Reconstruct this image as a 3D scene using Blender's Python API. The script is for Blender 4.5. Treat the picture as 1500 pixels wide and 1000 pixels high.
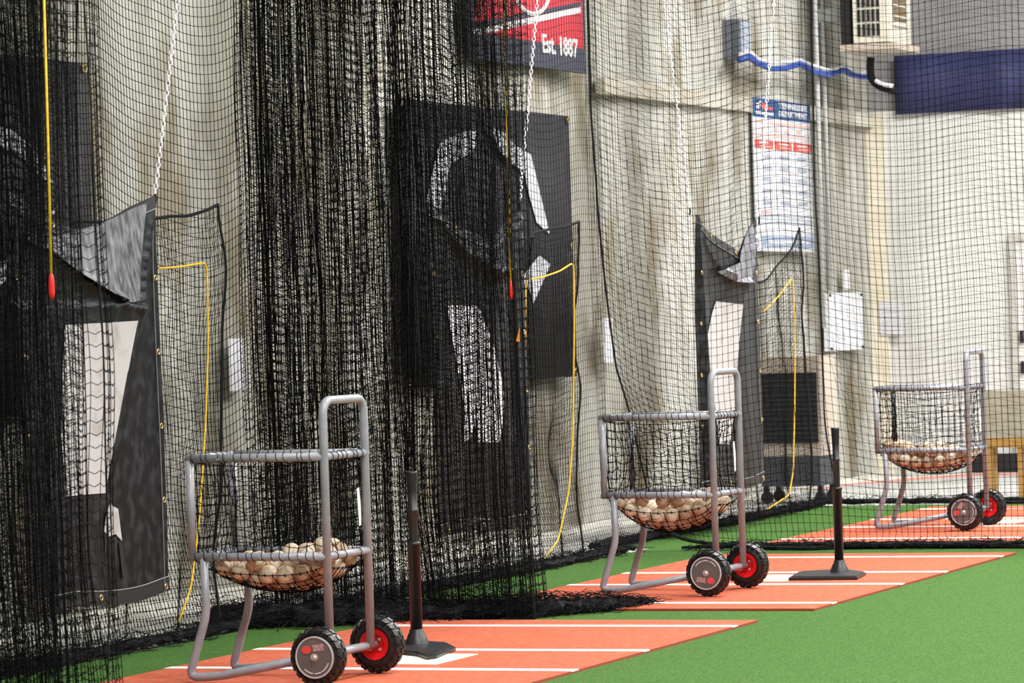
import bpy, bmesh, math, random
import numpy as np
from mathutils import Vector, Matrix
random.seed(7)
sc = bpy.context.scene
for o in list(bpy.data.objects): bpy.data.objects.remove(o)
C = sc.collection
# ------------------------------------------------------------------ camera
F, YAW, PIT, ROLL, H = 5467.7, 0.385, 0.0057, -0.0318, 1.3456
_cy, _sy = math.cos(YAW), math.sin(YAW)
FWD = np.array([-_sy*math.cos(PIT), _cy*math.cos(PIT), -math.sin(PIT)])
_r = np.array([_cy, _sy, 0.]); _u = np.cross(_r, FWD)
RGT = math.cos(ROLL)*_r + math.sin(ROLL)*_u
UPV = -math.sin(ROLL)*_r + math.cos(ROLL)*_u
CAM = np.array([0., 0., H])
cd = bpy.data.cameras.new('camera'); cam = bpy.data.objects.new('camera', cd); C.objects.link(cam)
cd.sensor_width = 36.0; cd.lens = F*36.0/1500.0; cd.clip_end = 200
cam.matrix_world = Matrix(((RGT[0], UPV[0], -FWD[0], 0), (RGT[1], UPV[1], -FWD[1], 0), (RGT[2], UPV[2], -FWD[2], H), (0, 0, 0, 1)))
cd.dof.use_dof = True; cd.dof.focus_distance = 17.0; cd.dof.aperture_fstop = 8.0
sc.camera = cam
# ------------------------------------------------------------------ world, exposure
w = bpy.data.worlds.new('hall_light'); sc.world = w; w.use_nodes = True
w.node_tree.nodes['Background'].inputs[0].default_value = (0.93, 0.96, 1.0, 1)
w.node_tree.nodes['Background'].inputs[1].default_value = 0.38
vs = sc.view_settings
vs.view_transform = 'Standard'; vs.look = 'None'; vs.gamma = 1.0; vs.use_curve_mapping = False
vs.exposure = 0.30
# ------------------------------------------------------------------ pixel -> place
def ray(x, y): return (RGT*(x-750) - UPV*(y-500))/F + FWD
def gnd(x, y, z=0.): d = ray(x, y); return CAM + d*(z-H)/d[2]
def atx(x, y, X): d = ray(x, y); return CAM + d*X/d[0]
def aty(x, y, Y): d = ray(x, y); return CAM + d*Y/d[1]
WX, WY = -8.8, 29.75          # inner faces of the two walls
TURF = -0.012                # mats are 12 mm thick, their tops at z = 0
FLOOR = -0.02
DIV = (11.5, 15.8, 20.3, 24.85)   # net lines between the cages
MATS = ((-6.05, 13.71), (-5.98, 17.97), (-5.99, 22.56))
# ------------------------------------------------------------------ materials
def sock(n, k):
    return n.inputs[k]
def mat(name, col, rough=.6, col2=None, scale=8., lo=.4, hi=.62, bump=0., bscale=None, metal=0., spec=.5, stretch=(1, 1, 1), detail=6., emit=None, alpha=None, coat=0.):
    m = bpy.data.materials.new(name); m.use_nodes = True
    nt = m.node_tree; b = nt.nodes['Principled BSDF']
    b.inputs['Base Color'].default_value = (*col, 1); b.inputs['Roughness'].default_value = rough
    b.inputs['Metallic'].default_value = metal; b.inputs['Specular IOR Level'].default_value = spec
    if coat: b.inputs['Coat Weight'].default_value = coat
    tc = nt.nodes.new('ShaderNodeTexCoord'); mp = nt.nodes.new('ShaderNodeMapping')
    mp.inputs['Scale'].default_value = stretch
    nt.links.new(tc.outputs['Object'], mp.inputs['Vector'])
    if col2 is not None:
        n = nt.nodes.new('ShaderNodeTexNoise'); n.inputs['Scale'].default_value = scale; n.inputs['Detail'].default_value = detail
        nt.links.new(mp.outputs['Vector'], n.inputs['Vector'])
        r = nt.nodes.new('ShaderNodeValToRGB'); r.color_ramp.elements[0].position = lo; r.color_ramp.elements[1].position = hi
        r.color_ramp.elements[0].color = (*col, 1); r.color_ramp.elements[1].color = (*col2, 1)
        nt.links.new(n.outputs['Fac'], r.inputs['Fac']); nt.links.new(r.outputs['Color'], b.inputs['Base Color'])
    if bump:
        n2 = nt.nodes.new('ShaderNodeTexNoise'); n2.inputs['Scale'].default_value = bscale or scale; n2.inputs['Detail'].default_value = 4
        nt.links.new(mp.outputs['Vector'], n2.inputs['Vector'])
        bp = nt.nodes.new('ShaderNodeBump'); bp.inputs['Strength'].default_value = bump; bp.inputs['Distance'].default_value = .02
        nt.links.new(n2.outputs['Fac'], bp.inputs['Height']); nt.links.new(bp.outputs['Normal'], b.inputs['Normal'])
    if emit:
        b.inputs['Emission Color'].default_value = (*col, 1); b.inputs['Emission Strength'].default_value = emit
    return m
M = {}
M['twine'] = mat('black_twine', (.003, .003, .0035), .8, spec=.12)
M['twine2'] = mat('black_twine_worn', (.005, .005, .006), .8, (.012, .012, .014), 30, spec=.15)
M['rope'] = mat('black_rope', (.008, .008, .009), .8, spec=.2)
M['steel'] = mat('grey_painted_steel', (.235, .235, .265), .36, (.275, .275, .305), 22, bump=.03, bscale=60, coat=.15)
M['rubber'] = mat('black_rubber', (.005, .005, .006), .38, (.010, .010, .011), 30, bump=.1, bscale=80)
M['teeblack'] = mat('black_plastic', (.010, .010, .012), .42)
M['cap'] = mat('grey_hub_plastic', (.10, .088, .088), .5, (.15, .13, .125), 35, lo=.55, hi=.8)
M['capring'] = mat('light_grey_ring', (.50, .48, .52), .4)
M['red'] = mat('red_painted_metal', (.62, .006, .010), .35)
M['logored'] = mat('logo_red', (.62, .06, .055), .5)
M['logotext'] = mat('logo_pink_white', (.55, .33, .32), .5)
M['whiteprint'] = mat('white_print', (.72, .70, .72), .5)
M['bolt'] = mat('zinc_bolt', (.62, .60, .57), .3, metal=.7)
M['turf'] = mat('green_turf', (.030, .100, .019), .9, (.120, .250, .050), 110, lo=.34, hi=.66, bump=.7, bscale=320, detail=10., spec=.15)
M['clay'] = mat('clay_mat', (.44, .088, .044), .9, (.54, .140, .078), 40, lo=.35, hi=.68, bump=.25, bscale=260, detail=10., spec=.15)
M['clayedge'] = mat('clay_mat_edge', (.26, .05, .02), .95)
M['line'] = mat('white_mat_line', (.86, .84, .80), .8, (.78, .74, .70), 30, spec=.2)
M['plate'] = mat('cream_home_plate', (.76, .75, .64), .7, (.68, .66, .54), 12)
M['concrete'] = mat('grey_concrete', (.36, .36, .345), .75, (.47, .465, .445), 2.2, bump=.1, bscale=30)
M['apron'] = mat('pale_floor_apron', (.74, .72, .66), .8, (.60, .58, .52), 3.5)
M['redline'] = mat('red_floor_line', (.62, .22, .17), .8)
M['wall'] = None
M['wallb'] = mat('white_back_wall', (.635, .63, .615), .85, (.54, .53, .505), 1.6, stretch=(1, 1, .5), bump=.1, bscale=8)
M['wallup'] = mat('grey_upper_wall', (.235, .225, .235), .9, (.28, .265, .27), 3)
M['cream'] = mat('cream_paint', (.72, .66, .54), .8, (.66, .59, .46), 3)
M['girt'] = mat('tan_girt', (.44, .40, .33), .85, (.58, .55, .48), 3, stretch=(1, .4, 1))
M['banner'] = mat('black_banner_vinyl', (.012, .011, .013), .6, (.019, .017, .021), 5, bump=.05, bscale=9, spec=.25)
M['bwhite'] = mat('white_banner_print', (.56, .555, .60), .6, (.50, .495, .54), 6)
M['tarp'] = mat('charcoal_scuffed_vinyl', (.006, .006, .0075), .45, (.045, .045, .053), 18, lo=.46, hi=.84, bump=.12, bscale=10, spec=.25, stretch=(1, 1, .8), detail=8.)
M['scuffsheen'] = mat('chalky_scuff_sheen_vinyl', (.045, .045, .053), .38, (.24, .24, .27), 22, lo=.36, hi=.72, bump=.25, bscale=14, stretch=(1, 1.6, .7), detail=7.)  # pale colour holds scuffs plus painted sheen of the slack, upward-facing top
M['tarphem'] = mat('dark_vinyl_hem', (.014, .014, .017), .5)
M['stitch'] = mat('grey_stitching', (.25, .25, .25), .8)
M['tarpwhite'] = mat('dirty_white_vinyl', (.44, .425, .43), .6, (.29, .265, .245), 9, lo=.52, hi=.75, bump=.1, bscale=12)
M['brass'] = mat('brass_grommet', (.55, .42, .20), .35, metal=.8)
M['chain'] = mat('white_plastic_chain', (.82, .80, .86), .4)
M['yellow'] = mat('yellow_rope', (.78, .50, .012), .6, (.62, .34, .01), 60)
M['grip'] = mat('red_grip', (.70, .012, .012), .45)
M['orange'] = mat('orange_clip', (.85, .30, .02), .5)
M['signred'] = mat('sign_red', (.50, .018, .035), .6, (.44, .015, .03), 4)
M['signnavy'] = mat('sign_navy', (.035, .036, .062), .6)
M['navy'] = mat('navy_banner', (.020, .022, .085), .6, (.030, .032, .11), 2, stretch=(3, 1, .5), bump=.15, bscale=4)
M['pblue'] = mat('poster_blue', (.028, .075, .20), .6)
M['pblue2'] = mat('poster_faded_blue', (.30, .37, .50), .6)
M['pgrey'] = mat('poster_blue_grey', (.36, .40, .48), .6)
M['pred'] = mat('poster_red', (.66, .10, .08), .6)
M['ppink'] = mat('poster_pink', (.78, .42, .38), .6)
M['paper'] = mat('white_paper', (.66, .66, .70), .7)
M['paper2'] = mat('off_white_paper', (.62, .60, .62), .7)
M['ac'] = mat('cream_enamel', (.66, .62, .54), .5, (.60, .56, .47), 4)
M['dark'] = mat('dark_void', (.012, .012, .012), .9)
M['brown'] = mat('brown_grille', (.17, .12, .07), .8)
M['greybox'] = mat('blue_grey_enamel', (.20, .21, .27), .5)
M['conduit'] = mat('grey_conduit', (.40, .41, .41), .5)
M['bluehose'] = mat('blue_hose', (.02, .07, .36), .5)
M['whitehose'] = mat('white_hose', (.78, .77, .80), .5)
M['tan'] = mat('tan_cabinet', (.50, .43, .36), .6, (.44, .37, .30), 5)
M['base'] = mat('dark_grey_cabinet', (.055, .055, .068), .6)
M['wood'] = mat('yellow_pine', (.46, .26, .07), .6, (.36, .19, .045), 14, stretch=(1, 1, .15))
M['beige'] = mat('beige_fabric', (.42, .385, .30), .9, (.35, .32, .24), 6)
M['ball'] = [mat('baseball_white', (.72, .64, .52), .7, (.56, .44, .32), 22), mat('baseball_tan', (.60, .46, .33), .75, (.42, .29, .19), 22),
             mat('baseball_dirty', (.50, .36, .24), .8, (.34, .23, .15), 26), mat('baseball_cream', (.70, .60, .46), .7, (.55, .42, .28), 18)]
M['seam'] = mat('red_seam', (.33, .05, .035), .8)
M['lamp'] = mat('lamp_diffuser', (1, .98, .95), .5, emit=6.)
M['housing'] = mat('lamp_housing', (.5, .5, .5), .5)
M['ceil'] = mat('ceiling_panel', (.55, .55, .53), .9, (.5, .5, .48), 2)
M['door'] = mat('grey_beige_door', (.46, .44, .40), .6)
M['tag'] = mat('white_tag', (.75, .75, .75), .6)

def wall_mat():
    m = bpy.data.materials.new('stained_cream_wall'); m.use_nodes = True; nt = m.node_tree; b = nt.nodes['Principled BSDF']
    b.inputs['Roughness'].default_value = .88; b.inputs['Specular IOR Level'].default_value = .2
    tc = nt.nodes.new('ShaderNodeTexCoord')
    def noise(scale, st, detail=5):
        mp = nt.nodes.new('ShaderNodeMapping'); mp.inputs['Scale'].default_value = st
        nt.links.new(tc.outputs['Object'], mp.inputs['Vector'])
        n = nt.nodes.new('ShaderNodeTexNoise'); n.inputs['Scale'].default_value = scale; n.inputs['Detail'].default_value = detail
        nt.links.new(mp.outputs['Vector'], n.inputs['Vector']); return n
    def ramp(n, a, c, p, q):
        r = nt.nodes.new('ShaderNodeValToRGB'); r.color_ramp.elements[0].position = p; r.color_ramp.elements[1].position = q
        r.color_ramp.elements[0].color = (*a, 1); r.color_ramp.elements[1].color = (*c, 1); nt.links.new(n.outputs['Fac'], r.inputs['Fac']); return r
    big = ramp(noise(1.3, (1, 1, .22)), (.33, .32, .275), (.60, .59, .55), .38, .62)
    st = ramp(noise(2.6, (1, 1.0, .45)), (.42, .34, .22), (1, 1, 1), .34, .52)
    fine = ramp(noise(14, (1, 1, .6)), (.86, .85, .84), (1, 1, 1), .35, .6)
    mx = nt.nodes.new('ShaderNodeMix'); mx.data_type = 'RGBA'; mx.blend_type = 'MULTIPLY'; mx.inputs[0].default_value = .8
    nt.links.new(big.outputs[0], mx.inputs[6]); nt.links.new(st.outputs[0], mx.inputs[7])
    m2 = nt.nodes.new('ShaderNodeMix'); m2.data_type = 'RGBA'; m2.blend_type = 'MULTIPLY'; m2.inputs[0].default_value = 1
    nt.links.new(mx.outputs[2], m2.inputs[6]); nt.links.new(fine.outputs[0], m2.inputs[7])
    nt.links.new(m2.outputs[2], b.inputs['Base Color'])
    bp = nt.nodes.new('ShaderNodeBump'); bp.inputs['Strength'].default_value = .25; bp.inputs['Distance'].default_value = .03
    nt.links.new(noise(5, (1, 1, .4)).outputs['Fac'], bp.inputs['Height']); nt.links.new(bp.outputs['Normal'], b.inputs['Normal'])
    return m
M['wall'] = wall_mat()

# ------------------------------------------------------------------ mesh helpers
def link(name, me, m, parent=None, smooth=False):
    if m is not None and not me.materials: me.materials.append(m)
    if smooth:
        me.polygons.foreach_set('use_smooth', [True]*len(me.polygons))
    o = bpy.data.objects.new(name, me); C.objects.link(o)
    if parent: o.parent = parent
    return o
def from_np(name, V, Q):
    me = bpy.data.meshes.new(name); V = np.asarray(V, dtype=np.float32); Q = np.asarray(Q, dtype=np.int32); k = Q.shape[1]
    me.vertices.add(len(V)); me.vertices.foreach_set('co', V.ravel())
    me.loops.add(Q.size); me.loops.foreach_set('vertex_index', Q.ravel())
    me.polygons.add(len(Q)); me.polygons.foreach_set('loop_start', np.arange(0, Q.size, k, dtype=np.int32))
    me.update(calc_edges=True); return me
def pyd(name, V, Fc):
    me = bpy.data.meshes.new(name); me.from_pydata([tuple(map(float, v)) for v in V], [], [tuple(f) for f in Fc]); me.update(); return me
class MB:
    def __init__(s): s.v = []; s.f = []
    def add(s, V, Fc):
        n = len(s.v); s.v += [tuple(map(float, v)) for v in V]; s.f += [tuple(i+n for i in f) for f in Fc]; return s
    def box(s, a, b):
        x0, y0, z0 = a; x1, y1, z1 = b
        return s.add([(x0,y0,z0),(x1,y0,z0),(x1,y1,z0),(x0,y1,z0),(x0,y0,z1),(x1,y0,z1),(x1,y1,z1),(x0,y1,z1)],
                     [(3,2,1,0),(4,5,6,7),(0,1,5,4),(1,2,6,5),(2,3,7,6),(3,0,4,7)])
    def tube(s, pts, r, n=10, cap=True, closed=False):
        P = [Vector(tuple(map(float, p))) for p in pts]; N = len(P); rr = r if isinstance(r, (list, tuple)) else [r]*N
        ref = Vector((0.123, 0.31, 0.94)).normalized(); V = []; last = None
        for i in range(N):
            if closed: t = P[(i+1) % N]-P[i-1]
            else: t = P[min(i+1, N-1)]-P[max(i-1, 0)]
            t.normalize()
            if last is None:
                a = t.cross(ref)
                if a.length < .05: a = t.cross(Vector((1, 0, 0)))
            else: a = last - t*last.dot(t)
            a.normalize(); last = a; b = t.cross(a)
            for k in range(n):
                an = 2*math.pi*k/n; V.append(P[i]+(a*math.cos(an)+b*math.sin(an))*rr[i])
        Fc = []
        for i in range(N if closed else N-1):
            j = (i+1) % N
            for k in range(n):
                l = (k+1) % n; Fc.append((i*n+k, i*n+l, j*n+l, j*n+k))
        if cap and not closed: Fc += [tuple(range(n-1, -1, -1)), tuple((N-1)*n+k for k in range(n))]
        return s.add(V, Fc)
    def prism(s, poly, axis, a, b):
        """extrude a 2-D polygon along axis 0/1/2 from a to b"""
        n = len(poly); V = []
        for t in (a, b):
            for p in poly:
                q = list(p); q.insert(axis, t); V.append(q)
        Fc = [tuple(range(n)), tuple(range(2*n-1, n-1, -1))]+[(i, i+n, (i+1) % n+n, (i+1) % n) for i in range(n)]
        return s.add(V, Fc)
    def lathe(s, prof, n, center=(0, 0, 0), axis='y'):
        V = []; k = len(prof)
        for i in range(n):
            an = 2*math.pi*i/n
            for r, h in prof:
                x, y = r*math.cos(an), r*math.sin(an)
                V.append((center[0]+x, center[1]+h, center[2]+y) if axis == 'y' else (center[0]+x, center[1]+y, center[2]+h))
        Fc = []
        for i in range(n):
            j = (i+1) % n
            for q in range(k-1): Fc.append((i*k+q, i*k+q+1, j*k+q+1, j*k+q))
        return s.add(V, Fc)
    def mesh(s, name):
        me = pyd(name, s.v, s.f); bm = bmesh.new(); bm.from_mesh(me); bmesh.ops.recalc_face_normals(bm, faces=bm.faces); bm.to_mesh(me); bm.free(); return me
    def build(s, name, m, parent=None, smooth=False): return link(name, s.mesh(name), m, parent, smooth)
def bend(pts, r, n=6):
    """polyline with rounded corners"""
    P = [Vector(p) for p in pts]; out = [P[0]]
    for i in range(1, len(P)-1):
        a, b, c = P[i-1], P[i], P[i+1]; d1 = (a-b).normalized(); d2 = (c-b).normalized()
        q = min(r, (a-b).length*.45, (c-b).length*.45); s0, s1 = b+d1*q, b+d2*q
        for k in range(n+1):
            t = k/n; out.append(s0*(1-t)**2+b*2*t*(1-t)+s1*t*t)
    out.append(P[-1]); return out
def thing(name, label, cat, loc=(0, 0, 0), group=None, rotz=0):
    o = bpy.data.objects.new(name, None); C.objects.link(o); o.location = loc; o.rotation_euler = (0, 0, rotz); o.empty_display_size = .1
    return tag(o, label, cat, group)
def tag(o, label, cat, group=None):
    o['label'] = label; o['category'] = cat
    if group: o['group'] = group
    return o
def struct(o, label=None):
    o['kind'] = 'structure'
    if label: o['label'] = label
    return o
def stuff(o): o['kind'] = 'stuff'; return o
def strands(P, ref, rad, sides=3):
    """P (K,N,3): K polylines -> tube vertices and quads"""
    K, N, _ = P.shape; T = np.gradient(P, axis=1); T /= np.linalg.norm(T, axis=2, keepdims=True)+1e-9
    A = np.cross(T, np.asarray(ref, float)); A /= np.linalg.norm(A, axis=2, keepdims=True)+1e-9; B = np.cross(A, T)
    ang = np.arange(sides)*2*np.pi/sides+.5
    V = P[:, :, None, :]+rad*(A[:, :, None, :]*np.cos(ang)[None, None, :, None]+B[:, :, None, :]*np.sin(ang)[None, None, :, None])
    idx = np.arange(K*N*sides).reshape(K, N, sides); a = idx[:, :-1]; b = idx[:, 1:]
    Q = np.stack([a, np.roll(a, -1, 2), np.roll(b, -1, 2), b], -1).reshape(-1, 4)
    return V.reshape(-1, 3), Q
def knots(P, r):
    X = P.reshape(-1, 3); n = len(X)
    D = np.array([[1,0,0],[0,1,0],[0,0,1.2],[-1,0,0],[0,-1,0],[0,0,-1.2]])*r
    V = (X[:, None, :]+D[None]).reshape(-1, 3)
    T = np.array([[0,1,2,2],[1,3,2,2],[3,4,2,2],[4,0,2,2],[1,0,5,5],[3,1,5,5],[4,3,5,5],[0,4,5,5]])
    return V, n, T
def netmesh(name, G, rad=.0015, knot=0., droop=None):
    """G (rows, cols, 3) grid of knots"""
    parts = []
    V, Q = strands(np.swapaxes(G, 0, 1), (.6, .8, 0), rad); parts.append((V, Q))
    R = G
    if droop is not None:
        mid = (G[:, :-1]+G[:, 1:])/2; mid[..., 2] -= droop
        R = np.empty((G.shape[0], G.shape[1]*2-1, 3)); R[:, 0::2] = G; R[:, 1::2] = mid
    parts.append(strands(R, (0, 0, 1), rad))
    Vs, Qs, n = [], [], 0
    for V, Q in parts: Vs.append(V); Qs.append(Q+n); n += len(V)
    V = np.concatenate(Vs); Q = np.concatenate(Qs)
    if knot:
        # a knot is a short fat 3-sided spindle, drawn as a tube of three points
        X = G.reshape(-1, 3); d = np.array([0, 0, 1.])
        K = np.stack([X-d*rad*3, X, X+d*rad*3], 1); ang = np.arange(4)*np.pi/2
        off = np.stack([np.cos(ang), np.sin(ang), 0*ang], -1)
        VV = K[:, :, None, :]+off[None, None]*np.array([rad*.6, knot, rad*.6])[None, :, None, None]
        idx = np.arange(len(X)*12).reshape(len(X), 3, 4); a = idx[:, :-1]; b = idx[:, 1:]
        Q2 = np.stack([a, np.roll(a, -1, 2), np.roll(b, -1, 2), b], -1).reshape(-1, 4)+len(V)
        V = np.concatenate([V, VV.reshape(-1, 3)]); Q = np.concatenate([Q, Q2])
    return from_np(name, V, Q)
def smooth_noise(n, k, amp, rng):
    x = np.linspace(0, k, n); c = rng.normal(0, 1, int(k)+3); i = x.astype(int); t = x-i; t = t*t*(3-2*t)
    return amp*(c[i]*(1-t)+c[i+1]*t)
def smooth_noise2(nr, nc, kr, kc, amp, rng):
    c = rng.normal(0, 1, (int(kr)+3, int(kc)+3)); y = np.linspace(0, kr, nr); x = np.linspace(0, kc, nc)
    i = y.astype(int); j = x.astype(int); t = (y-i)[:, None]; s = (x-j)[None]; t = t*t*(3-2*t); s = s*s*(3-2*s)
    I = i[:, None]; J = j[None]
    return amp*((c[I, J]*(1-s)+c[I, J+1]*s)*(1-t)+(c[I+1, J]*(1-s)+c[I+1, J+1]*s)*t)
def text_mesh(s, size, bold=0., extrude=.0015, spacing=1.):
    cu = bpy.data.curves.new('text', 'FONT'); cu.body = s; cu.size = size; cu.offset = bold; cu.extrude = extrude; cu.space_character = spacing
    cu.align_x = 'CENTER'; cu.align_y = 'CENTER'; cu.resolution_u = 3
    o = bpy.data.objects.new('text', cu); C.objects.link(o)
    dg = bpy.context.evaluated_depsgraph_get(); me = bpy.data.meshes.new_from_object(o.evaluated_get(dg))
    bpy.data.objects.remove(o); return me

# ================================================================== THE SETTING
struct(MB().box((-9.4, -4, -.12), (8, 30.2, FLOOR)).build('floor', M['concrete']), 'grey concrete floor around the turf')
tf = MB().box((-7.47, -3, FLOOR), (6, DIV[2]+.3, TURF)).box((-7.80, DIV[2]+.3, FLOOR), (6, 24.84, TURF)).build('floor_turf', M['turf']); struct(tf, 'green artificial turf under the batting mats')
# pale apron along the wall foot, with its red line at the far corner
ap = [(-8.12, 10.), (-8.15, 14.5), (-8.35, 17), (-8.5, 22.4), (-8.58, 25.), (-8.60, 27.9), (-8.35, 28.7), (-7.95, 29.4)]
struct(MB().prism(ap+[(WX-.1, 29.4), (WX-.1, 10.)], 2, FLOOR, FLOOR+.004).build('floor_apron', M['apron']), 'pale strip of floor along the foot of the stained wall')
rl = [(-8.60, 27.2), (-8.56, 28.0), (-8.28, 28.8), (-7.95, 29.35), (-6.9, 29.35), (-6.9, 29.1), (-7.85, 29.1), (-8.12, 28.7), (-8.49, 27.95), (-8.54, 27.2)]
struct(MB().prism(rl, 2, FLOOR, FLOOR+.006).build('trim_1', M['redline']), 'thin red line painted on the floor near the corner')
# left wall: padded sheeting with slow vertical folds
def wall_x(y): return WX+.018*np.sin(y*2.9+.4)+.022*np.sin(y*1.27)+.010*np.sin(y*7.1+1)
def build_left_wall():
    ys = np.linspace(9, WY+.02, 420); zs = np.array([FLOOR, .5, 1, 1.5, 2, 2.5, 2.88, 3.2, 3.6, 4.2, 5, 6.5])
    V = []; rng = np.random.default_rng(3); ph = smooth_noise2(len(zs), len(ys), 5, 40, .008, rng)
    fade = np.clip((WY-ys)/.8, 0, 1)
    for a, z in enumerate(zs):
        for b, y in enumerate(ys): V.append(((wall_x(y)-WX+ph[a, b])*fade[b]+WX-.02, y, z))
    n = len(ys); Q = [(a*n+b, a*n+b+1, (a+1)*n+b+1, (a+1)*n+b) for a in range(len(zs)-1) for b in range(n-1)]
    me = from_np('wall_left', V, Q)
    o = link('wall_left', me, M['wall'], smooth=True); struct(o, 'stained cream wall behind the batting cages')
    g = MB().box((WX-.02, 23.4, 2.84), (WX+.045, WY, 2.95)).build('ledge', M['girt'], o); g['label'] = 'tan horizontal ledge on the wall'
    return o
build_left_wall()
wb = MB().box((WX-.3, WY, FLOOR), (4, WY+.15, 2.97)).build('wall_back', M['wallb']); struct(wb, 'white end wall behind the far net')
up = MB().box((WX-.3, WY+.02, 2.97), (4, WY+.16, 6.5)).build('upper_wall', M['wallup'], wb)
cl = MB().box((WX-.02, WY-.06, FLOOR), (aty(1304, 500, WY)[0], WY+.02, 2.95)).build('corner_column', M['cream'], wb)
bb = aty(1421, 686, WY-.1); bb2 = aty(1494, 664, WY-.1)
struct(MB().box((bb[0], WY-.1, FLOOR), (bb2[0], WY, .13)).build('baseboard_back', M['dark']), 'low black board at the foot of the white end wall')
struct(MB().box((-9.4, -4, 6.5), (8, 30.2, 6.6)).build('ceiling', M['ceil']), 'pale ceiling above the cages')
# door at the right edge of the frame
dl = aty(1482, 450, WY)[0]
d = struct(MB().box((dl, WY-.05, FLOOR), (dl+.06, WY+.02, 1.92)).box((dl+.06, WY-.05, 1.86), (dl+1.0, WY+.02, 1.92)).box((dl+.94, WY-.05, FLOOR), (dl+1.0, WY+.02, 1.86)).build('door_1', M['door']), 'grey beige door in the white end wall')
MB().box((dl+.06, WY-.03, FLOOR), (dl+.94, WY+.01, 1.86)).build('door_leaf', M['wallb'], d)
for z in (.83, 1.08):
    MB().box((dl+.075, WY-.06, z-.05), (dl+.10, WY-.028, z+.05)).build('hinge', M['dark'], d)
# lamps under the ceiling
def lamp(x, y, i):
    t = thing('ceiling_lamp', 'unseen long white ceiling lamp over the cages', 'lamp', (x, y, 5.6), 'ceiling lamps')
    MB().box((-.55, -.3, .03), (.55, .3, .12)).box((-.01, -.01, .12), (.01, .01, .9)).build('lamp_housing', M['housing'], t)
    MB().box((-.5, -.26, .012), (.5, .26, .03)).build('lamp_diffuser', M['lamp'], t)
    ld = bpy.data.lights.new('lamp_light', 'AREA'); ld.shape = 'RECTANGLE'; ld.size = 1.0; ld.size_y = .5; ld.energy = 215; ld.color = (1, .985, .965)
    lo = bpy.data.objects.new('lamp_light', ld); C.objects.link(lo); lo.parent = t
for i, (x, y) in enumerate([(x, y) for x in (-3.8, -.4, 3) for y in (6, 11, 16, 21, 26)]+[(-5.6, 20.8), (-5.6, 26.5)]): lamp(x, y, i)  # last two lamps are added to brighten the far walls

# ================================================================== BATTING MATS
def batting_mat(cx, cy, label):
    t = thing('batting_mat', label, 'mat', (cx, cy, TURF), 'clay coloured batting mats')
    w2, l2, h = .87, 1.829, -TURF
    MB().box((-w2, -l2, 0), (w2, l2, h-.0006)).build('mat_surface', M['clay'], t)
    e = MB()
    for a, b in (((-w2-.003, -l2-.003), (w2+.003, -l2)), ((-w2-.003, l2), (w2+.003, l2+.003)), ((-w2-.003, -l2), (-w2, l2)), ((w2, -l2), (w2+.003, l2))):
        e.box((a[0], a[1], 0), (b[0], b[1], h-.002))
    e.build('mat_edge', M['clayedge'], t)
    for yy in (-1.52, -.40, .40, 1.52):
        MB().box((-w2-.004, yy-.036, h-.004), (w2+.004, yy+.036, h+.0012)).build('line', M['line'], t)
    p = [(.216, -.216), (.216, .216), (0, .216), (-.216, 0), (0, -.216)]
    MB().prism([(x, y+.0) for x, y in p], 2, h-.004, h+.0016).build('home_plate', M['plate'], t)
    return t
for (x, y), lb in zip(MATS, ('clay coloured batting mat under the nearest ball cart, cut off by the picture bottom', 'clay coloured batting mat under the middle ball cart, wholly in front of the stretched net',
                             'clay coloured batting mat behind the stretched net, under the farthest ball cart')): batting_mat(x, y, lb)

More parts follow.
